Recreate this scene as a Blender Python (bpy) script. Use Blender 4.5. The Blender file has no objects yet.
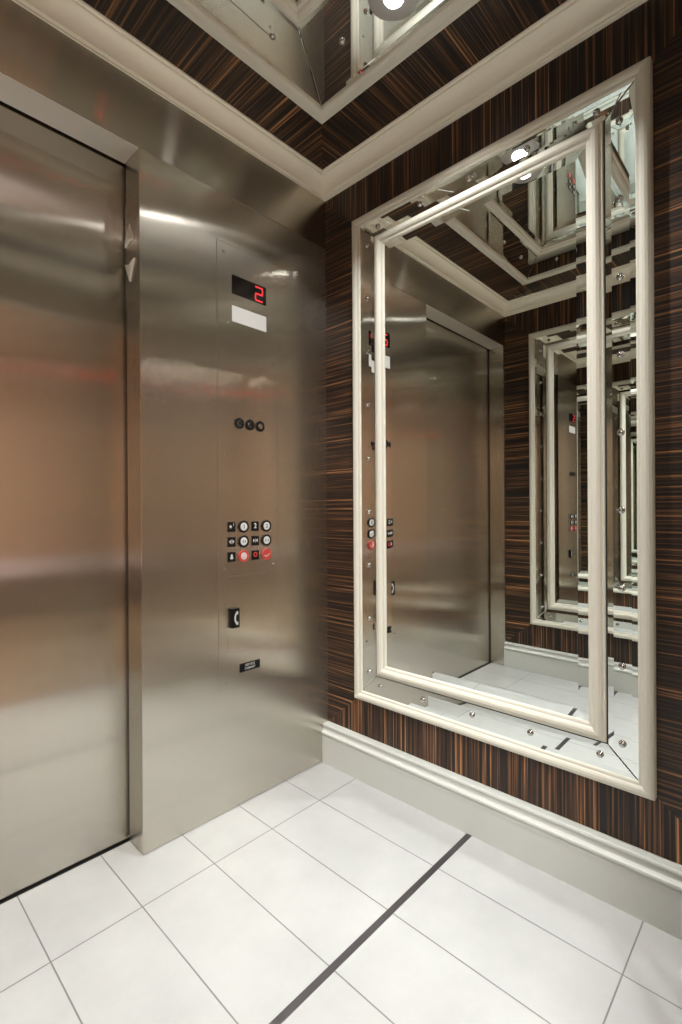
import bpy, bmesh, math
from mathutils import Vector, Matrix
C = bpy.context.scene.collection
PI = math.pi

# ------------------------------------------------------------------ dimensions (metres)
W, D = 1.703, 1.356            # cab inside width and depth
H_CEIL, H_CROWN, H_BASE, H_DOOR = 2.40, 2.328, 0.159, 2.135
RX = -0.777                    # edge of the return panel
MID_Y = -0.678
WO = 0.016                     # the side walls' faces stand 16 mm behind the crown's lower edge

# ------------------------------------------------------------------ materials
def mat(name):
    m = bpy.data.materials.new(name); m.use_nodes = True
    nt = m.node_tree
    return m, nt, nt.nodes['Principled BSDF']

def plain(name, col, rough=0.5, metal=0.0, emit=None, es=0.0, coat=0.0, spec=0.5):
    m, nt, b = mat(name)
    b.inputs['Base Color'].default_value = (*col, 1)
    b.inputs['Roughness'].default_value = rough
    b.inputs['Metallic'].default_value = metal
    b.inputs['Coat Weight'].default_value = coat
    b.inputs['Specular IOR Level'].default_value = spec
    if emit:
        b.inputs['Emission Color'].default_value = (*emit, 1)
        b.inputs['Emission Strength'].default_value = es
    return m

def node(nt, typ, **kw):
    n = nt.nodes.new(typ)
    for k, v in kw.items(): setattr(n, k, v)
    return n

def steel(name, grain, col=(0.63, 0.592, 0.525), rough=0.17, aniso=0.80, wav=0.05, haze=0.22):
    """brushed stainless steel; grain = brushing direction"""
    m, nt, b = mat(name)
    L = nt.links.new
    tc = node(nt, 'ShaderNodeTexCoord')
    mp = node(nt, 'ShaderNodeMapping')
    sc = [420.0, 420.0, 420.0]; sc['xyz'.index(grain)] = 2.0
    mp.inputs['Scale'].default_value = sc
    L(tc.outputs['Object'], mp.inputs['Vector'])
    nz = node(nt, 'ShaderNodeTexNoise'); nz.inputs['Scale'].default_value = 1.0; nz.inputs['Detail'].default_value = 3
    L(mp.outputs['Vector'], nz.inputs['Vector'])
    mx = node(nt, 'ShaderNodeMix', data_type='RGBA')
    mx.inputs[6].default_value = (*[c * 0.95 for c in col], 1)
    mx.inputs[7].default_value = (*[min(1, c * 1.05) for c in col], 1)
    L(nz.outputs['Fac'], mx.inputs[0])
    # two lobes, both stretched across the brushing: one crisp along the grain, one hazy
    g = node(nt, 'ShaderNodeCombineXYZ'); g.inputs['xyz'.index(grain)].default_value = 1
    lobes = []
    for r_, a_ in ((rough, aniso), (rough * 2.0, 0.6)):
        gl = node(nt, 'ShaderNodeBsdfAnisotropic'); gl.distribution = 'GGX'
        gl.inputs['Roughness'].default_value = r_; gl.inputs['Anisotropy'].default_value = a_
        L(g.outputs[0], gl.inputs['Tangent']); L(mx.outputs[2], gl.inputs['Color']); lobes.append(gl)
    ms = node(nt, 'ShaderNodeMixShader'); ms.inputs[0].default_value = haze
    L(lobes[0].outputs[0], ms.inputs[1]); L(lobes[1].outputs[0], ms.inputs[2])
    L(ms.outputs[0], nt.nodes['Material Output'].inputs['Surface'])
    nt.nodes.remove(b)
    # slight waviness of the sheet
    n2 = node(nt, 'ShaderNodeTexNoise'); n2.inputs['Scale'].default_value = 2.2; n2.inputs['Detail'].default_value = 1
    L(tc.outputs['Object'], n2.inputs['Vector'])
    bp = node(nt, 'ShaderNodeBump'); bp.inputs['Strength'].default_value = wav; bp.inputs['Distance'].default_value = 0.05
    L(n2.outputs['Fac'], bp.inputs['Height'])
    for gl in lobes: L(bp.outputs['Normal'], gl.inputs['Normal'])
    return m

def ebony(name, across):
    """striped macassar veneer; the stripes alternate along the 'across' axis"""
    m, nt, b = mat(name)
    L = nt.links.new
    tc = node(nt, 'ShaderNodeTexCoord')
    def band(scale, along, detail, dist):
        mp = node(nt, 'ShaderNodeMapping')
        sc = [along] * 3; sc['xyz'.index(across)] = scale
        mp.inputs['Scale'].default_value = sc
        L(tc.outputs['Object'], mp.inputs['Vector'])
        n = node(nt, 'ShaderNodeTexNoise'); n.inputs['Scale'].default_value = 1.0
        n.inputs['Detail'].default_value = detail; n.inputs['Roughness'].default_value = 0.6
        n.inputs['Distortion'].default_value = dist
        L(mp.outputs['Vector'], n.inputs['Vector'])
        return n.outputs['Fac']
    wide = band(115, 0.9, 3, 0.12)
    fine = band(300, 2.5, 2, 0.0)
    tone = band(22, 1.0, 1, 0.0)
    r = node(nt, 'ShaderNodeValToRGB')
    e = r.color_ramp.elements
    e[0].position = 0.38; e[0].color = (0.006, 0.005, 0.005, 1)
    e[1].position = 0.68; e[1].color = (0.46, 0.225, 0.09, 1)
    for p, c in ((0.50, (0.013, 0.009, 0.008)), (0.56, (0.060, 0.028, 0.014)), (0.63, (0.19, 0.088, 0.036))):
        k = e.new(p); k.color = (*c, 1)
    add = node(nt, 'ShaderNodeMath', operation='MULTIPLY_ADD'); add.inputs[1].default_value = 0.35
    L(fine, add.inputs[0])
    mu = node(nt, 'ShaderNodeMath', operation='MULTIPLY'); mu.inputs[1].default_value = 0.75
    L(wide, mu.inputs[0]); L(mu.outputs[0], add.inputs[2])
    ad2 = node(nt, 'ShaderNodeMath', operation='MULTIPLY_ADD'); ad2.inputs[1].default_value = 0.16
    L(tone, ad2.inputs[0]); L(add.outputs[0], ad2.inputs[2])
    sb = node(nt, 'ShaderNodeMath', operation='SUBTRACT'); sb.inputs[1].default_value = 0.105
    L(ad2.outputs[0], sb.inputs[0]); L(sb.outputs[0], r.inputs['Fac'])
    L(r.outputs['Color'], b.inputs['Base Color'])
    b.inputs['Roughness'].default_value = 0.42
    b.inputs['Specular IOR Level'].default_value = 0.4
    return m

def tiles(name):
    m, nt, b = mat(name)
    L = nt.links.new
    tc = node(nt, 'ShaderNodeTexCoord')
    sx = node(nt, 'ShaderNodeSeparateXYZ'); L(tc.outputs['Object'], sx.inputs[0])
    def line(out, origin, pitch, half):
        a = node(nt, 'ShaderNodeMath', operation='SUBTRACT'); a.inputs[1].default_value = origin
        L(out, a.inputs[0])
        p = node(nt, 'ShaderNodeMath', operation='PINGPONG'); p.inputs[1].default_value = pitch / 2
        L(a.outputs[0], p.inputs[0])
        q = node(nt, 'ShaderNodeMapRange'); q.inputs['From Min'].default_value = half * 0.75
        q.inputs['From Max'].default_value = half * 1.25
        q.inputs['To Min'].default_value = 1; q.inputs['To Max'].default_value = 0
        L(p.outputs[0], q.inputs['Value'])
        return q.outputs['Result'], a.outputs[0]
    lx, ax = line(sx.outputs['X'], -0.2165, 0.2155, 0.0016)
    ly, ay = line(sx.outputs['Y'], -0.185, 0.484, 0.0016)
    mxm = node(nt, 'ShaderNodeMath', operation='MAXIMUM'); L(lx, mxm.inputs[0]); L(ly, mxm.inputs[1])
    n = node(nt, 'ShaderNodeTexNoise'); n.inputs['Scale'].default_value = 5; n.inputs['Detail'].default_value = 7
    n.inputs['Roughness'].default_value = 0.65
    L(tc.outputs['Object'], n.inputs['Vector'])
    cr = node(nt, 'ShaderNodeValToRGB'); e = cr.color_ramp.elements
    e[0].position = 0.30; e[0].color = (0.335, 0.34, 0.34, 1)
    e[1].position = 0.66; e[1].color = (0.385, 0.39, 0.39, 1)
    L(n.outputs['Fac'], cr.inputs['Fac'])
    mx = node(nt, 'ShaderNodeMix', data_type='RGBA'); mx.inputs[7].default_value = (0.15, 0.148, 0.145, 1)
    L(mxm.outputs[0], mx.inputs[0]); L(cr.outputs['Color'], mx.inputs[6]); L(mx.outputs[2], b.inputs['Base Color'])
    b.inputs['Roughness'].default_value = 0.30
    bp = node(nt, 'ShaderNodeBump', invert=True); bp.inputs['Distance'].default_value = 0.001
    bp.inputs['Strength'].default_value = 0.5
    L(mxm.outputs[0], bp.inputs['Height']); L(bp.outputs['Normal'], b.inputs['Normal'])
    return m

def noisy(name, c1, c2, scale, rough):
    m, nt, b = mat(name)
    n = node(nt, 'ShaderNodeTexNoise'); n.inputs['Scale'].default_value = scale; n.inputs['Detail'].default_value = 4
    tc = node(nt, 'ShaderNodeTexCoord'); nt.links.new(tc.outputs['Object'], n.inputs['Vector'])
    r = node(nt, 'ShaderNodeValToRGB'); r.color_ramp.elements[0].color = (*c1, 1); r.color_ramp.elements[1].color = (*c2, 1)
    nt.links.new(n.outputs['Fac'], r.inputs['Fac']); nt.links.new(r.outputs['Color'], b.inputs['Base Color'])
    b.inputs['Roughness'].default_value = rough
    return m

STEEL_V = steel('steel_vertical_brush', 'z')
STEEL_H = steel('steel_horizontal_brush', 'x', col=(0.64, 0.595, 0.515))
SOFFIT = steel('steel_soffit_satin', 'x', col=(0.96, 0.93, 0.87), rough=0.55, aniso=0.0, haze=0.9)
PLATE = steel('steel_panel_plate', 'z', col=(0.64, 0.60, 0.535))
EB_X, EB_Y, EB_Z = ebony('ebony_x', 'x'), ebony('ebony_y', 'y'), ebony('ebony_z', 'z')
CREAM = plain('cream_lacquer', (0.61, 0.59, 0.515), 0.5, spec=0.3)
CROWN = plain('cream_lacquer_lit', (0.92, 0.895, 0.785), 0.4)  # the frames' cream, lightened to stand in for light missing at the crown
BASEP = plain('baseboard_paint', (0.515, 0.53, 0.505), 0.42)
MIRROR = plain('mirror_glass', (0.89, 0.925, 0.905), 0.0, 1.0)
EDGE = plain('mirror_backing', (0.02, 0.03, 0.028), 0.4)
CHROME = plain('chrome', (0.45, 0.45, 0.45), 0.06, 1.0)
TRIMRING = plain('downlight_ring_satin', (0.50, 0.49, 0.49), 0.35, 0.35)
LENS = plain('downlight_lens', (0.9, 0.9, 0.9), 0.3, 0, (1.0, 0.98, 0.95), 40.0)
BLACK = plain('black_plastic', (0.004, 0.004, 0.004), 0.45, spec=0.2)
GAP = plain('dark_gap', (0.01, 0.009, 0.008), 0.7)
SEAM = plain('panel_seam', (0.13, 0.12, 0.105), 0.6)
WHITEP = plain('white_plate', (0.60, 0.60, 0.59), 0.4)
WHITE_MARK = plain('white_marking', (0.48, 0.48, 0.48), 0.5)
DARK_MARK = plain('dark_marking', (0.05, 0.05, 0.05), 0.5)
LED = plain('red_led', (0.5, 0.02, 0.02), 0.4, 0, (1.0, 0.03, 0.045), 1.8)
RED_LIT = plain('red_lit_button', (0.42, 0.045, 0.035), 0.35)
RED_MARK = plain('red_marking', (0.6, 0.05, 0.04), 0.5)
BTN = plain('button_face', (0.55, 0.55, 0.54), 0.3)
ARROW = plain('arrow_lens', (0.90, 0.88, 0.84), 0.3)
TILE = tiles('porcelain_tile')
STRIP = plain('dark_strip_metal', (0.085, 0.078, 0.082), 0.38, 0.6)

# ------------------------------------------------------------------ helpers
def link(name, bm, m, parent=None, loc=None, smooth=False):
    me = bpy.data.meshes.new(name)
    bmesh.ops.recalc_face_normals(bm, faces=bm.faces[:])
    bm.to_mesh(me); bm.free()
    if smooth:
        for p in me.polygons: p.use_smooth = True
    me.materials.append(m)
    o = bpy.data.objects.new(name, me); C.objects.link(o)
    if parent: o.parent = parent
    if loc: o.location = loc
    return o

def thing(name, label, cat, loc=(0, 0, 0), rz=0, group=None):
    o = bpy.data.objects.new(name, None); C.objects.link(o)
    o.location = loc; o.rotation_euler = (0, 0, rz); o['label'] = label; o['category'] = cat
    o.empty_display_size = 0.05
    if group: o['group'] = group
    return o

def struct(o): o['kind'] = 'structure'; return o

def box(bm, x0, x1, y0, y1, z0, z1, bev=0.0):
    r = bmesh.ops.create_cube(bm, size=1)
    vs = r['verts']
    bmesh.ops.scale(bm, vec=(x1 - x0, y1 - y0, z1 - z0), verts=vs)
    bmesh.ops.translate(bm, vec=((x0 + x1) / 2, (y0 + y1) / 2, (z0 + z1) / 2), verts=vs)
    if bev:
        es = list({e for v in vs for e in v.link_edges})
        bmesh.ops.bevel(bm, geom=es, offset=bev, segments=2, affect='EDGES', profile=0.5)
    return bm

def boxo(name, m, parent, *a, bev=0.0):
    bm = bmesh.new(); box(bm, *a, bev=bev)
    return link(name, bm, m, parent)

def ring(prof, rect, fn, sides=(0, 1, 2, 3), closed=True):
    """mitred moulding: prof = [(inset, height)], rect = (u0,u1,v0,v1), fn(u,v,h) -> point"""
    bm = bmesh.new(); u0, u1, v0, v1 = rect
    def corners(d, h):
        return [fn(u0 + d, v0 + d, h), fn(u1 - d, v0 + d, h), fn(u1 - d, v1 - d, h), fn(u0 + d, v1 - d, h)]
    n = len(prof)
    for s in sides:
        a = [bm.verts.new(corners(d, h)[s]) for d, h in prof]
        b = [bm.verts.new(corners(d, h)[(s + 1) % 4]) for d, h in prof]
        for i in range(n if closed else n - 1):
            j = (i + 1) % n
            bm.faces.new((a[i], b[i], b[j], a[j]))
        if closed and len(sides) < 4:
            bm.faces.new(a); bm.faces.new(b[::-1])
    bmesh.ops.remove_doubles(bm, verts=bm.verts[:], dist=1e-6)
    return bm

def prism(bm, pts, fn, h0, h1):
    a = [bm.verts.new(fn(u, v, h0)) for u, v in pts]
    b = [bm.verts.new(fn(u, v, h1)) for u, v in pts]
    bm.faces.new(a); bm.faces.new(b[::-1])
    n = len(pts)
    for i in range(n):
        j = (i + 1) % n
        bm.faces.new((a[i], b[i], b[j], a[j]))
    return bm

def inset_poly(pts, d):
    """offset a convex polygon inwards"""
    n = len(pts); dd = d if isinstance(d, (tuple, list)) else [d] * n
    area = sum(pts[i][0] * pts[(i + 1) % n][1] - pts[(i + 1) % n][0] * pts[i][1] for i in range(n))
    s = 1 if area > 0 else -1
    ln = []
    for i in range(n):
        (x0, y0), (x1, y1) = pts[i], pts[(i + 1) % n]
        L = math.hypot(x1 - x0, y1 - y0); nx, ny = -(y1 - y0) / L * s, (x1 - x0) / L * s
        ln.append((x0 + nx * dd[i], y0 + ny * dd[i], x1 - x0, y1 - y0))
    out = []
    for i in range(n):
        x1, y1, dx1, dy1 = ln[i - 1]; x2, y2, dx2, dy2 = ln[i]
        t = ((x2 - x1) * dy2 - (y2 - y1) * dx2) / (dx1 * dy2 - dy1 * dx2)
        out.append((x1 + dx1 * t, y1 + dy1 * t))
    return out

def bevel_pane(pts, fn, h, bev, drop, thick=0.003):
    """flat mirror with a bevelled border; h = height of the face"""
    bm = bmesh.new(); inn = inset_poly(pts, bev)
    rows = [[bm.verts.new(fn(u, v, hh)) for u, v in p] for p, hh in ((pts, h - drop - thick), (pts, h - drop), (inn, h))]
    n = len(pts)
    for a, b in zip(rows, rows[1:]):
        for i in range(n):
            j = (i + 1) % n; bm.faces.new((a[i], a[j], b[j], b[i]))
    bm.faces.new(rows[0]); bm.faces.new(rows[-1])
    return bm

def disc(bm, fn, cu, cv, prof, seg=28):
    """turned shape: prof = [(radius, height)], closed on the axis when the first/last radius is 0"""
    rows = []
    for r, h in prof:
        if r == 0: rows.append([bm.verts.new(fn(cu, cv, h))])
        else: rows.append([bm.verts.new(fn(cu + r * math.cos(2 * PI * k / seg), cv + r * math.sin(2 * PI * k / seg), h)) for k in range(seg)])
    for a, b in zip(rows, rows[1:]):
        for k in range(seg):
            j = (k + 1) % seg
            if len(a) == 1 and len(b) > 1: bm.faces.new((a[0], b[k], b[j]))
            elif len(b) == 1 and len(a) > 1: bm.faces.new((a[k], b[0], a[j]))
            elif len(a) > 1: bm.faces.new((a[k], b[k], b[j], a[j]))
    return bm

def discs(name, m, parent, fn, cu, cv, prof, seg=28, smooth=True):
    bm = bmesh.new(); disc(bm, fn, cu, cv, prof, seg)
    return link(name, bm, m, parent, smooth=smooth)

def text_bm(s, size, fn, cu, cv, h0, h1, bold=0.0):
    cu_ = bpy.data.curves.new('lettering', 'FONT'); cu_.body = s; cu_.size = size
    cu_.align_x = 'CENTER'; cu_.align_y = 'CENTER'; cu_.offset = bold
    ob = bpy.data.objects.new('lettering', cu_); C.objects.link(ob)
    dg = bpy.context.evaluated_depsgraph_get()
    me = bpy.data.meshes.new_from_object(ob.evaluated_get(dg))
    bm = bmesh.new(); bm.from_mesh(me)
    bpy.data.objects.remove(ob); bpy.data.curves.remove(cu_); bpy.data.meshes.remove(me)
    r = bmesh.ops.extrude_face_region(bm, geom=bm.faces[:])
    up = {g for g in r['geom'] if isinstance(g, bmesh.types.BMVert)}
    for v in bm.verts:
        p = fn(cu + v.co.x, cv + v.co.y, h1 if v in up else h0)
        v.co = p
    return bm

def copy_tree(o, parent=None):
    c = o.copy(); C.objects.link(c)
    if parent: c.parent = parent
    for ch in list(o.children): copy_tree(ch, c)
    return c

# ------------------------------------------------------------------ floor
bm = bmesh.new(); box(bm, -W - 0.10, 0.10, -D - 0.115, 0.098, -0.03, 0.0)
floor = struct(link('floor', bm, TILE)); floor['label'] = 'white porcelain tile floor with thin grey grout'
boxo('inlay_strip', STRIP, floor, -W + 0.02, -0.02, -0.679, -0.661, -0.002, 0.0012, bev=0.0004)
bm = bmesh.new(); box(bm, -W - 0.10, 0.10, 0.0985, 0.16, -0.03, -0.003)
sill = struct(link('door_sill', bm, GAP))

# ------------------------------------------------------------------ side walls with mitred ebony veneer
WR = (0.0, -D, H_BASE - 0.02, H_CROWN + 0.02)
def side_wall(name, x, sgn):
    bm = bmesh.new(); box(bm, min(x, x + sgn * 0.08), max(x, x + sgn * 0.08), -D, 0.0, 0.0, 2.46)
    w = struct(link(name, bm, EDGE))
    fn = lambda u, v, h: Vector((x - sgn * h, u, v))
    o = [(-D, 0.159), (0.0, 0.159), (0.0, 2.328), (-D, 2.328)]
    oo = [(-D, 0.130), (0.0, 0.130), (0.0, 2.360), (-D, 2.360)]
    i = [(-1.170, 0.313), (-0.179, 0.313), (-0.179, 2.158), (-1.170, 2.158)]
    for k in range(4):
        j = (k + 1) % 4
        pts = [o[k], o[j], i[j], i[k]]
        if k in (0, 2): pts = [oo[k], oo[j], o[j], i[j], i[k], o[k]]
        bm = bmesh.new(); prism(bm, pts, fn, 0.0, 0.002)
        link('veneer_panel', bm, EB_Y if k in (0, 2) else EB_Z, w)
    return w
side_wall('wall_right', WO, 1)
side_wall('wall_left', -W - WO, -1)

# baseboards
BPROF = [(-0.0179, 0), (0.0195, 0), (0.0195, 0.110), (0.0165, 0.113), (0.0165, 0.1155), (0.0225, 0.118), (0.0238, 0.122), (0.0225, 0.127),
         (0.0175, 0.130), (0.0135, 0.134), (0.0115, 0.140), (0.0115, 0.145), (0.0140, 0.148), (0.0150, 0.152), (0.0135, 0.157), (0.011, 0.159), (-0.0179, 0.159)]
for name, x, s in (('baseboard_right', -0.0021, -1), ('baseboard_left', -W + 0.0021, 1)):
    bm = bmesh.new()
    a = [bm.verts.new((x + s * d, -0.0005, z)) for d, z in BPROF]; b = [bm.verts.new((x + s * d, -D, z)) for d, z in BPROF]
    n = len(BPROF)
    for k in range(n): bm.faces.new((a[k], a[(k + 1) % n], b[(k + 1) % n], b[k]))
    bm.faces.new(a); bm.faces.new(b)
    struct(link(name, bm, BASEP))

# ------------------------------------------------------------------ ceiling, crown moulding
bm = bmesh.new(); box(bm, -W - 0.08, 0.08, -D - 0.1, 0.1, 2.402, 2.46)
ceil = struct(link('ceiling', bm, EDGE))
fc = lambda u, v, h: Vector((u, v, H_CEIL - h))
o = [(-W, -D), (0, -D), (0, 0), (-W, 0)]; i = [(-W + 0.235, -D + 0.235), (-0.235, -D + 0.235), (-0.235, -0.235), (-W + 0.235, -0.235)]
for k in range(4):
    j = (k + 1) % 4
    bm = bmesh.new(); prism(bm, [o[k], o[j], i[j], i[k]], fc, -0.002, 0.0)
    link('veneer_panel', bm, EB_X if k in (0, 2) else EB_Y, ceil)

CP = [(-0.0074, 2.337), (-0.0074, 2.332), (0.0080, 2.332), (0.0100, 2.3334), (0.0108, 2.3375), (0.0100, 2.3385), (0.0085, 2.3388), (0.0085, 2.3404), (0.0130, 2.3408), (0.0150, 2.3415), (0.0156, 2.3425), (0.0140, 2.3432), (0.0140, 2.3438)]
cove = []
for k in range(13):                      # concave sweep
    t = k / 12 * PI / 2
    cove.append((0.0175 + 0.041 * (1 - math.cos(t)) * 0.9 + 0.004 * k / 12, 2.344 + 0.041 * math.sin(t) * 0.92 + 0.006 * k / 12))
CP += cove + [(0.0600, 2.3915), (0.0600, 2.3932), (0.0655, 2.3936), (0.0685, 2.3955), (0.0690, 2.3995), (-0.0074, 2.3995)]
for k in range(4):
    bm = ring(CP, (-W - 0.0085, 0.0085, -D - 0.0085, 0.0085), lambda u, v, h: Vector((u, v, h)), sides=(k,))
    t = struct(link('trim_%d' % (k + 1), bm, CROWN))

# ------------------------------------------------------------------ front and rear car fronts (return, transom, jamb) and doors
def car_front(side, y, s, RX):
    """side 'front' / 'rear'; y = plane of the return, s = +1 when the wall lies towards +y"""
    Y = lambda d: y + s * d
    def bx(x0, x1, d0, d1, z0, z1): return (x0, x1, min(Y(d0), Y(d1)), max(Y(d0), Y(d1)), z0, z1)
    bm = bmesh.new(); box(bm, *bx(RX, WO, 0.0, 0.094, 0.002, H_DOOR - 0.0012), bev=0.0012)
    w = struct(link('wall_' + side, bm, STEEL_V))
    bm = bmesh.new(); box(bm, *bx(-W - 0.08, 0.08, 0.0, 0.100, H_DOOR, 2.46), bev=0.0008)
    t = link('transom_panel', bm, STEEL_H, w)
    bm = bmesh.new(); box(bm, *bx(-W + 0.0105, RX - 0.0005, 0.001, 0.099, H_DOOR - 0.0016, H_DOOR + 0.001))
    link('header_soffit', bm, SOFFIT, w)
    bm = bmesh.new(); box(bm, *bx(-W - 0.08, -W + 0.010, 0.0, 0.100, 0.002, H_DOOR - 0.0012), bev=0.0012)
    link('jamb', bm, STEEL_V, w)
    return w
car_front('front', 0.0, 1, RX)
car_front('rear', -D, -1, -0.66)
# sliding car door in front, standing 12 mm behind the return
bm = bmesh.new(); box(bm, -W - 0.06, -0.70, 0.1085, 0.145, 0.004, 2.19, bev=0.001)
door = struct(link('door_1', bm, STEEL_V))
boxo('shaft_wall', GAP, door, -W - 0.3, 0.1, 0.158, 0.17, -0.1, 2.5)

# ------------------------------------------------------------------ operating panel
def make_panel():
    root = thing('elevator_control_panel', 'brushed steel operating panel with floor display, black button labels and phone cabinet beside the door', 'control panel', (-0.380, 0.0, 0.42))
    fn = lambda u, v, h: Vector((u + 0.380, -h, v - 0.42))
    def rect(name, m, par, u0, u1, v0, v1, h0, h1, bev=0.0):
        p = [fn(u0, v0, h0), fn(u1, v1, h1)]
        return boxo(name, m, par, p[0].x, p[1].x, min(p[0].y, p[1].y), max(p[0].y, p[1].y), p[0].z, p[1].z, bev=bev)
    rect('face_plate', PLATE, root, -0.510, -0.251, 0.421, 1.966, 0.0, 0.0016, bev=0.0005)
    bm = ring([(-0.0012, 0.0001), (-0.0012, 0.0006), (0.0, 0.0006), (0.0, 0.0001)], (-0.510, -0.251, 0.421, 1.966), fn)
    link('edge_seam', bm, SEAM, root)
    # floor indicator
    d = rect('floor_display', plain('display_glass', (0.008, 0.006, 0.006), 0.12), root, -0.451, -0.301, 1.800, 1.867, 0.0, 0.0024, bev=0.0004)
    bm = bmesh.new()
    u0, u1, v0, v1, t = -0.352, -0.316, 1.806, 1.859, 0.0045
    vm = (v0 + v1) / 2
    def seg(a0, a1, b0, b1): prism(bm, [(a0, b0), (a1, b0), (a1, b1), (a0, b1)], fn, 0.0023, 0.0030)
    g = 0.0018
    seg(u0 + g, u1 - g, v1 - t, v1); seg(u1 - t, u1, vm + g + t / 2, v1 - t / 2 - g); seg(u0 + g, u1 - g, vm - t / 2, vm + t / 2)
    seg(u0, u0 + t, v0 + t / 2 + g, vm - t / 2 - g); seg(u0 + g, u1 - g, v0, v0 + t)
    link('digit', bm, LED, d)
    rect('certificate_plate', WHITEP, root, -0.451, -0.301, 1.703, 1.759, 0.0, 0.0024, bev=0.0004)
    # key switches
    for u in (-0.424, -0.378, -0.333):
        k = discs('key_switch', BLACK, root, fn, u, 1.3487, [(0.0195, 0.001), (0.0195, 0.005), (0.0170, 0.0062), (0.0105, 0.0062), (0.0105, 0.0045), (0, 0.0045)], smooth=False)
        discs('key_cylinder', CHROME, k, fn, u, 1.3487, [(0.0095, 0.0046), (0.0095, 0.0070), (0.0080, 0.0078), (0, 0.0078)], smooth=False)
        bm = bmesh.new(); prism(bm, [(u - 0.0012, 1.3437), (u + 0.0012, 1.3437), (u + 0.0012, 1.3537), (u - 0.0012, 1.3537)], fn, 0.0077, 0.0080)
        link('keyway', bm, BLACK, k)
    # buttons with their black labels
    def tri(bm, pts): prism(bm, pts, fn, 0.0029, 0.0034)
    def star(bm, cu, cv, r):
        prism(bm, [(cu + (r if k % 2 == 0 else r * 0.42) * math.sin(k * PI / 5), cv + (r if k % 2 == 0 else r * 0.42) * math.cos(k * PI / 5)) for k in range(10)], fn, 0.0029, 0.0034)
    rows = (0.9835, 0.931, 0.879)
    for r, v in enumerate(rows):
        for c, (ul, ub) in enumerate(((-0.4583, -0.409), (-0.357, -0.3075))):
            lb = rect('button_label', BLACK, root, ul - 0.0162, ul + 0.0162, v - 0.0172, v + 0.0172, 0.001, 0.003, bev=0.0004)
            bm = bmesh.new(); mk = WHITE_MARK
            if (r, c) == (0, 0):
                star(bm, ul - 0.004, v + 0.001, 0.0075)
                b2 = text_bm('1', 0.016, fn, ul + 0.0085, v + 0.008, 0.0029, 0.0034); me = bpy.data.meshes.new('t'); b2.to_mesh(me); b2.free(); bm.from_mesh(me); bpy.data.meshes.remove(me)
            elif (r, c) == (0, 1):
                bm.free(); bm = text_bm('2', 0.026, fn, ul, v + 0.001, 0.0029, 0.0034, 0.0004)
            elif r == 1:
                s = 1 if c == 0 else -1
                off = 0.0035 if c == 0 else 0.0100
                for q in (-1, 1):
                    tri(bm, [(ul + q * off, v + 0.008), (ul + q * off, v - 0.006), (ul + q * (off + s * 0.0075), v + 0.001)])
                prism(bm, [(ul - 0.0007, v - 0.007), (ul + 0.0007, v - 0.007), (ul + 0.0007, v + 0.009), (ul - 0.0007, v + 0.009)], fn, 0.0029, 0.0034)
            elif c == 0:
                prism(bm, [(ul - 0.008, v - 0.006), (ul + 0.008, v - 0.006), (ul + 0.0045, v - 0.001), (ul + 0.0035, v + 0.006), (ul + 0.0010, v + 0.010), (ul - 0.0010, v + 0.010), (ul - 0.0035, v + 0.006), (ul - 0.0045, v - 0.001)], fn, 0.0029, 0.0034)
                prism(bm, [(ul - 0.002, v - 0.009), (ul + 0.002, v - 0.009), (ul + 0.002, v - 0.0065), (ul - 0.002, v - 0.0065)], fn, 0.0029, 0.0034)
            else:
                disc(bm, fn, ul, v + 0.002, [(0.0055, 0.0029), (0.0055, 0.0034), (0.0085, 0.0034), (0.0085, 0.0029)], 20); mk = RED_MARK
            link('symbol', bm, mk, lb)
            red = r == 2
            b = discs('button', RED_LIT if red else BLACK, root, fn, ub, v, [(0.0215, 0.001), (0.0215, 0.0065), (0.0205, 0.0075), (0.0155, 0.0075), (0.0150, 0.0050), (0, 0.0050)], smooth=False)
            discs('button_face', RED_LIT if (red and c == 1) else BTN, b, fn, ub, v, [(0.0142 if not red else 0.0125, 0.0049), (0.0142 if not red else 0.0125, 0.0066), (0.010, 0.0074), (0, 0.0076)], smooth=False)
            if r == 0: bm = text_bm('12'[c], 0.020, fn, ub, v, 0.0074, 0.0081, 0.0004); mk = DARK_MARK
            else:
                bm = bmesh.new(); mk = DARK_MARK if (not red) else (RED_MARK if c == 0 else WHITE_MARK)
                if red and c == 1:
                    prism(bm, [(ub - 0.0125, v - 0.001), (ub - 0.002, v - 0.0060), (ub + 0.0125, v + 0.0040), (ub + 0.0125, v + 0.001), (ub - 0.002, v - 0.0095), (ub - 0.0125, v - 0.005)][::-1], fn, 0.0074, 0.0081)
                elif red:
                    disc(bm, fn, ub, v, [(0.0055, 0.0074), (0.0055, 0.0081), (0.0068, 0.0081), (0.0068, 0.0074)], 18)
                else:
                    s = 1 if c == 0 else -1; off = 0.0025 if c == 0 else 0.0070
                    for q in (-1, 1): prism(bm, [(ub + q * off, v + 0.005), (ub + q * off, v - 0.005), (ub + q * (off + s * 0.0050), v)], fn, 0.0074, 0.0081)
            link('symbol', bm, mk, b)
    # phone cabinet door: hairline seam around, black pull with handset symbol
    cab = rect('cabinet_door', PLATE, root, -0.4745, -0.287, 0.5425, 0.8105, 0.001, 0.0020)
    bm = ring([(-0.0011, 0.0012), (-0.0011, 0.0019), (0.0, 0.0019), (0.0, 0.0012)], (-0.4745, -0.287, 0.5425, 0.8105), fn)
    link('seam', bm, SEAM, cab)
    pull = rect('pull_handle', BLACK, cab, -0.468, -0.436, 0.633, 0.700, 0.002, 0.0170, bev=0.0012)
    bm = bmesh.new(); cu, cv = -0.4515, 0.6665
    arc = []
    for k in range(13):
        a = math.radians(110 + 140 * k / 12); arc.append((cu + 0.008 + 0.0150 * math.cos(a), cv + 0.0225 * math.sin(a)))
    arc2 = []
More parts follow.
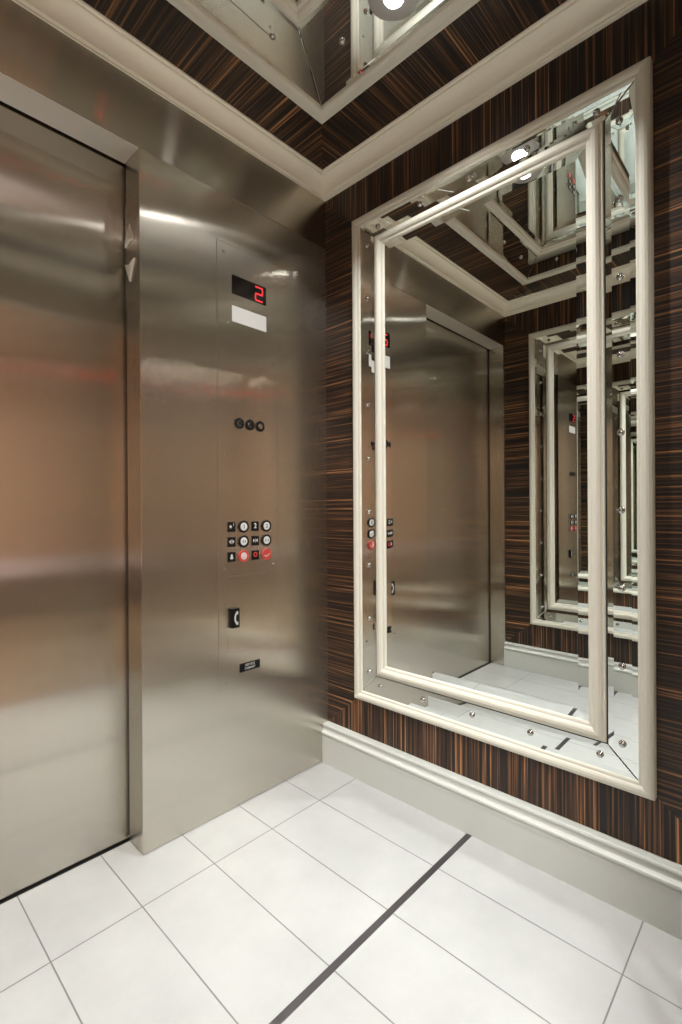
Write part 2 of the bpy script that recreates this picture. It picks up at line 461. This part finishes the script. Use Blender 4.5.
    for k in range(13):
        a = math.radians(250 - 140 * k / 12); arc2.append((cu + 0.0085 + 0.0095 * math.cos(a), cv + 0.0170 * math.sin(a)))
    for k in range(12):
        prism(bm, [arc[k], arc[k + 1], arc2[11 - k], arc2[12 - k]], fn, 0.0168, 0.0176)
    for q in (-1, 1):
        prism(bm, [(cu - 0.001, cv + q * 0.0130), (cu + 0.0085, cv + q * 0.0130), (cu + 0.0085, cv + q * 0.0230), (cu + 0.001, cv + q * 0.0230)][::q], fn, 0.0168, 0.0176)
    link('handset_symbol', bm, WHITE_MARK, pull)
    sg = rect('cabinet_sign', BLACK, root, -0.4275, -0.3395, 0.468, 0.498, 0.001, 0.0032, bev=0.0004)
    b1 = text_bm('SERVICE', 0.0115, fn, -0.3835, 0.4895, 0.0031, 0.0036); me = bpy.data.meshes.new('t'); b1.to_mesh(me); b1.free()
    b2 = text_bm('CABINET', 0.0115, fn, -0.3835, 0.4775, 0.0031, 0.0036); b2.from_mesh(me); bpy.data.meshes.remove(me)
    link('lettering', b2, WHITE_MARK, sg)
    for v in (1.9335, 1.590, 1.2355, 0.840, 0.442):
        for u in (-0.4835, -0.2765):
            discs('screw', CHROME, root, fn, u, v, [(0.0052, 0.001), (0.0052, 0.0030), (0.0038, 0.0046), (0, 0.0054)], 14)
    return root
panel = make_panel()
rear = copy_tree(panel)
rear.location = (-0.380, -D, 0.42); rear.rotation_euler = (0, 0, PI)
LED_REAR = plain('red_led_bright', (0.5, 0.02, 0.02), 0.4, 0, (1.0, 0.03, 0.03), 28.0)
for d in list(rear.children):
    if d.name.startswith('certificate_plate'): bpy.data.objects.remove(d); continue
    for g in d.children:
        if g.name.startswith('digit'): g.material_slots[0].link = 'OBJECT'; g.material_slots[0].material = LED_REAR
rear['label'] = 'matching operating panel on the rear wall, mirrored as a red streak in the door'

# ------------------------------------------------------------------ direction lantern on the jamb
lan = thing('direction_lantern', 'slim steel plate on the door jamb with pale up and down arrows', 'direction indicator', (RX, 0.0555, 1.672))
fn = lambda u, v, h: Vector((-h, u - 0.0555, v - 1.672))
bm = bmesh.new(); prism(bm, [(0.011, 1.672), (0.0975, 1.672), (0.0975, 1.998), (0.011, 1.998)], fn, 0.0, 0.0014); link('plate', bm, STEEL_V, lan)
for name, sg, cz in (('up_arrow', 1, 1.866), ('down_arrow', -1, 1.812)):
    bm = bmesh.new()
    out = [(0.094, cz), (0.0615, cz + sg * 0.010), (0.028, cz), (0.0615, cz + sg * 0.062)]
    inn = [(0.086, cz + sg * 0.006), (0.0615, cz + sg * 0.0135), (0.036, cz + sg * 0.006), (0.0615, cz + sg * 0.050)]
    rws = [[bm.verts.new(fn(u, v, h)) for u, v in p] for p, h in ((out, 0.001), (out, 0.005), (inn, 0.008))]
    for a, b in zip(rws, rws[1:]):
        for k in range(4): bm.faces.new((a[k], a[(k + 1) % 4], b[(k + 1) % 4], b[k]))
    bm.faces.new(rws[-1]); bm.faces.new(rws[0])
    link(name, bm, ARROW, lan)
discs('screw', CHROME, lan, fn, 0.0605, 1.712, [(0.0035, 0.001), (0.0035, 0.0024), (0, 0.0034)], 12)

# ------------------------------------------------------------------ framed mirrors on the side walls
DOME = [(0.0092, 0.0), (0.0092, 0.0020), (0.0080, 0.0050), (0.0055, 0.0072), (0.0028, 0.0082), (0, 0.0085)]
FRAME_P = [(0, 0.002), (0, 0.0245), (0.002, 0.029), (0.007, 0.0335), (0.0135, 0.0355), (0.020, 0.0345), (0.0245, 0.0315), (0.0262, 0.0285), (0.0275, 0.0272), (0.0315, 0.0270), (0.0340, 0.0258), (0.0355, 0.0234), (0.0355, 0.002)]
INNER_P = [(0, 0.0165), (0, 0.0240), (0.002, 0.0265), (0.006, 0.0268), (0.0072, 0.0280), (0.0095, 0.0325), (0.016, 0.0365), (0.0235, 0.0365), (0.029, 0.0335), (0.0322, 0.0295), (0.0335, 0.0280), (0.0380, 0.0273), (0.0412, 0.0258), (0.0425, 0.0234), (0.0425, 0.0165)]
STRIP_BEV = (0.018, 0.0015, 0.014, 0.0015)   # bevels: long edge, mitre, long edge, mitre
GH = 0.0215                                 # glass face height off the wall
def strip_polys(o, i):
    a = [(o[0], o[2]), (o[1], o[2]), (o[1], o[3]), (o[0], o[3])]; b = [(i[0], i[2]), (i[1], i[2]), (i[1], i[3]), (i[0], i[3])]
    return [[a[k], a[(k + 1) % 4], b[(k + 1) % 4], b[k]] for k in range(4)]

def make_wall_mirror():
    root = thing('wall_mirror', 'large mirror in double cream frames on the ebony wall beside the control panel', 'mirror', (WO - 0.0021, -0.674, 0.306), PI)
    HW, HZ = 0.503, 1.863
    fn = lambda u, v, h: Vector((h - 0.002, u, v))
    o = (-HW, HW, 0.0, HZ)
    link('backing_board', prism(bmesh.new(), [(-HW + .004, .004), (HW - .004, .004), (HW - .004, HZ - .004), (-HW + .004, HZ - .004)], fn, 0.002, GH - 0.0042), EDGE, root)
    link('outer_frame', ring(FRAME_P, o, fn), CREAM, root)
    so = (-HW + 0.030, HW - 0.030, 0.030, HZ - 0.030); si = (-0.396, 0.396, 0.1075, 1.763)
    screws = [[(0.1885 * k, 0.074) for k in (-2, -1, 0, 1, 2)], [(0.431, 0.119 + 0.203 * k) for k in range(9)],
              [(0.1885 * k, 1.795) for k in (-2, -1, 0, 1, 2)], [(-0.431, 0.119 + 0.203 * k) for k in range(9)]]
    for k, pts in enumerate(strip_polys(so, si)):
        s = link('mirror_strip', bevel_pane(inset_poly(pts, 0.0011), fn, GH, STRIP_BEV, 0.0009, 0.002), MIRROR, root)
        for u, v in screws[k]: discs('screw', CHROME, s, lambda a, b, h: fn(a, b, h + GH), u, v, DOME, 20)
    io = (-0.3925, 0.3925, 0.111, 1.7615)
    link('inner_frame', ring(INNER_P, io, fn), CREAM, root)
    p = (io[0] + 0.0405, io[1] - 0.0405, io[2] + 0.0405, io[3] - 0.0405)
    link('mirror_pane', bevel_pane([(p[0], p[2]), (p[1], p[2]), (p[1], p[3]), (p[0], p[3])], fn, GH, 0.029, 0.0016, 0.002), MIRROR, root)
    return root
wm = make_wall_mirror()
wl = copy_tree(wm)
wl.location = (-W - WO + 0.0021, -0.674, 0.306); wl.rotation_euler = (0, 0, 0)
wl['label'] = 'matching double framed mirror on the opposite ebony wall, visible only as a reflection'

# ------------------------------------------------------------------ mirrored ceiling coffer
cm = thing('ceiling_mirror', 'mirror panels in cream frames set in the ebony ceiling', 'mirror', (-W / 2, MID_Y, H_CEIL))
fn = lambda u, v, h: Vector((u, v, -h))
HX, HY = W / 2 - 0.228, -MID_Y - 0.228
CF = [(0, 0), (0, 0.007), (0.003, 0.0105), (0.010, 0.012), (0.018, 0.012), (0.020, 0.0135), (0.030, 0.016), (0.038, 0.016), (0.044, 0.0135), (0.0475, 0.0095), (0.0475, 0.0)]
link('outer_frame', ring(CF, (-HX, HX, -HY, HY), fn), CREAM, cm)
so = (-HX + 0.046, HX - 0.046, -HY + 0.046, HY - 0.046); si = (-0.3375, 0.3375, -0.253, 0.253)
si2 = (-0.3335, 0.3335, -0.249, 0.249)
CX = W / 2 - 0.397
csc = [[(u, -0.325) for u in (-0.3045, -0.1015, 0.1015, 0.3045)], [(CX, -0.193), (CX, 0.193)], [(u, 0.325) for u in (-0.3045, -0.1015, 0.1015, 0.3045)], [(-CX, 0.193), (-CX, -0.193)]]
for k, pts in enumerate(strip_polys(so, si2)):
    s = link('mirror_strip', bevel_pane(inset_poly(pts, 0.0011), fn, 0.005, STRIP_BEV, 0.0009), MIRROR, cm)
    for u, v in csc[k]: discs('screw', CHROME, s, lambda a, b, h: fn(a, b, h + 0.005), u, v, DOME, 20)
link('inner_frame', ring([(d, h - 0.0165) for d, h in INNER_P], si, fn), CREAM, cm)
q = (-0.3375 + 0.044, 0.3375 - 0.044, -0.253 + 0.044, 0.253 - 0.044)
link('mirror_pane', bevel_pane([(q[0], q[2]), (q[1], q[2]), (q[1], q[3]), (q[0], q[3])], fn, 0.005, 0.022, 0.0013), MIRROR, cm)

# ------------------------------------------------------------------ downlights in the side strips
def downlight(x, label, watts):
    t = thing('downlight', label, 'ceiling light', (x, MID_Y + 0.006, H_CEIL - 0.005), 0, 'downlights in the ceiling mirror')
    f = lambda u, v, h: Vector((u, v, -h))
    discs('trim_ring', TRIMRING, t, f, 0, 0, [(0.069, 0.0), (0.069, 0.0025), (0.0665, 0.0045), (0.028, 0.0105), (0.0265, 0.0105), (0.0265, 0.004)], 48, smooth=False)
    discs('lens', LENS, t, f, 0, 0, [(0.0265, 0.0095), (0.0250, 0.0125), (0.0180, 0.0150), (0.0090, 0.0162), (0, 0.0165)], 32)
    l = bpy.data.lights.new('lamp', 'AREA'); l.shape = 'DISK'; l.size = 0.050; l.energy = watts; l.color = (1.0, 1.0, 0.975); l.spread = math.radians(120)
    lo = bpy.data.objects.new('lamp', l); C.objects.link(lo); lo.parent = t; lo.location = (0, 0, -0.0172)
    return t
downlight(-0.397, 'round downlight with brushed ring in the ceiling mirror near the control panel wall', 23.0)
downlight(-W + 0.397, 'second round downlight, on the far side of the ceiling mirror, seen in reflections', 8.0)

# ------------------------------------------------------------------ lobby behind the open rear doorway
CARPET = noisy('lobby_carpet', (0.20, 0.13, 0.08), (0.30, 0.20, 0.125), 60, 0.95)
LWALL = noisy('lobby_wall_paint', (0.47, 0.315, 0.215), (0.55, 0.375, 0.26), 6, 0.7)
LCEIL = plain('lobby_ceiling_paint', (0.62, 0.50, 0.40), 0.8)
LTRIM = plain('lobby_dado_paint', (0.86, 0.78, 0.88), 0.5)
LDARK = plain('lobby_plinth_stain', (0.13, 0.085, 0.06), 0.6)
LY0, LY1, LX0, LX1, LZ = -D - 0.115, -4.2, -3.3, 1.6, 2.62
bm = bmesh.new(); box(bm, LX0, LX1, LY1, LY0 - 0.0005, -0.03, -0.001); struct(link('floor_lobby', bm, CARPET))
bm = bmesh.new(); box(bm, LX0, LX1, LY1, LY0, LZ, LZ + 0.05); struct(link('ceiling_lobby', bm, LCEIL))
for nm, a in (('wall_lobby_far', (LX0, LX1, LY1 - 0.05, LY1, 0, LZ)), ('wall_lobby_left', (LX0 - 0.05, LX0, LY1, LY0, 0, LZ)), ('wall_lobby_right', (LX1, LX1 + 0.05, LY1, LY0, 0, LZ)),
              ('wall_lobby_near', (LX0, -W - 0.08, LY0, LY0 + 0.05, 0, LZ))):
    bm = bmesh.new(); box(bm, *a); struct(link(nm, bm, LWALL))
bm = bmesh.new(); box(bm, 0.08, LX1, LY0, LY0 + 0.05, 0, LZ); struct(link('wall_lobby_side', bm, LWALL))
bm = bmesh.new(); box(bm, -W - 0.08, 0.08, LY0, LY0 + 0.012, 2.46, LZ); struct(link('wall_lobby_lintel', bm, LWALL))
bm = bmesh.new(); box(bm, LX0, LX1, LY1, LY1 + 0.03, 0.41, 0.55); box(bm, LX0, LX1, LY1, LY1 + 0.045, 0.55, 0.58, bev=0.004); struct(link('trim_5', bm, LTRIM))
bm = bmesh.new(); box(bm, LX0, LX1, LY1, LY1 + 0.02, 0.0, 0.4095); struct(link('trim_6', bm, LDARK))
t = thing('lobby_fill_light', 'added fill light panel at the lobby ceiling behind the camera', 'ceiling light', (-2.0, -2.12, LZ))  # unseen panel, added to fill cab and lobby with light
boxo('housing', CREAM, t, -0.95, 0.95, -0.45, 0.45, -0.04, 0.0, bev=0.004)
l = bpy.data.lights.new('lamp', 'AREA'); l.shape = 'RECTANGLE'; l.size = 1.8; l.size_y = 0.8; l.energy = 270.0; l.color = (1.0, 0.995, 0.96)
lo = bpy.data.objects.new('lamp', l); C.objects.link(lo); lo.parent = t; lo.location = (0, 0, -0.043)

# ------------------------------------------------------------------ world, camera, render look
w = bpy.data.worlds.new('world'); bpy.context.scene.world = w; w.use_nodes = True
w.node_tree.nodes['Background'].inputs['Color'].default_value = (0, 0, 0, 1)

cam = bpy.data.cameras.new('camera'); co = bpy.data.objects.new('camera', cam); C.objects.link(co)
cam.sensor_fit = 'VERTICAL'; cam.sensor_height = 36.0; cam.lens = 489.1 / 1024 * 36.0
cam.clip_start = 0.01
yaw, pit, rol = math.radians(43.396), math.radians(-0.02), math.radians(-0.327)
F = Vector((math.cos(yaw) * math.cos(pit), math.sin(yaw) * math.cos(pit), math.sin(pit)))
R = Vector((math.sin(yaw), -math.cos(yaw), 0)); U = R.cross(F)
R2 = R * math.cos(rol) + U * math.sin(rol); U2 = -R * math.sin(rol) + U * math.cos(rol)
m = Matrix((R2, U2, -F)).transposed().to_4x4(); m.translation = Vector((-1.4337, -1.4498, 1.034))
co.matrix_world = m
S = bpy.context.scene
S.camera = co
S.view_settings.view_transform = 'Standard'; S.view_settings.look = 'None'; S.view_settings.gamma = 1.0
S.view_settings.use_curve_mapping = False; S.view_settings.exposure = -0.88
cy = S.cycles
cy.max_bounces = 20; cy.diffuse_bounces = 6; cy.glossy_bounces = 16; cy.sample_clamp_indirect = 40.0; cy.blur_glossy = 0.2
cy.use_denoising = True; cy.use_guiding = True
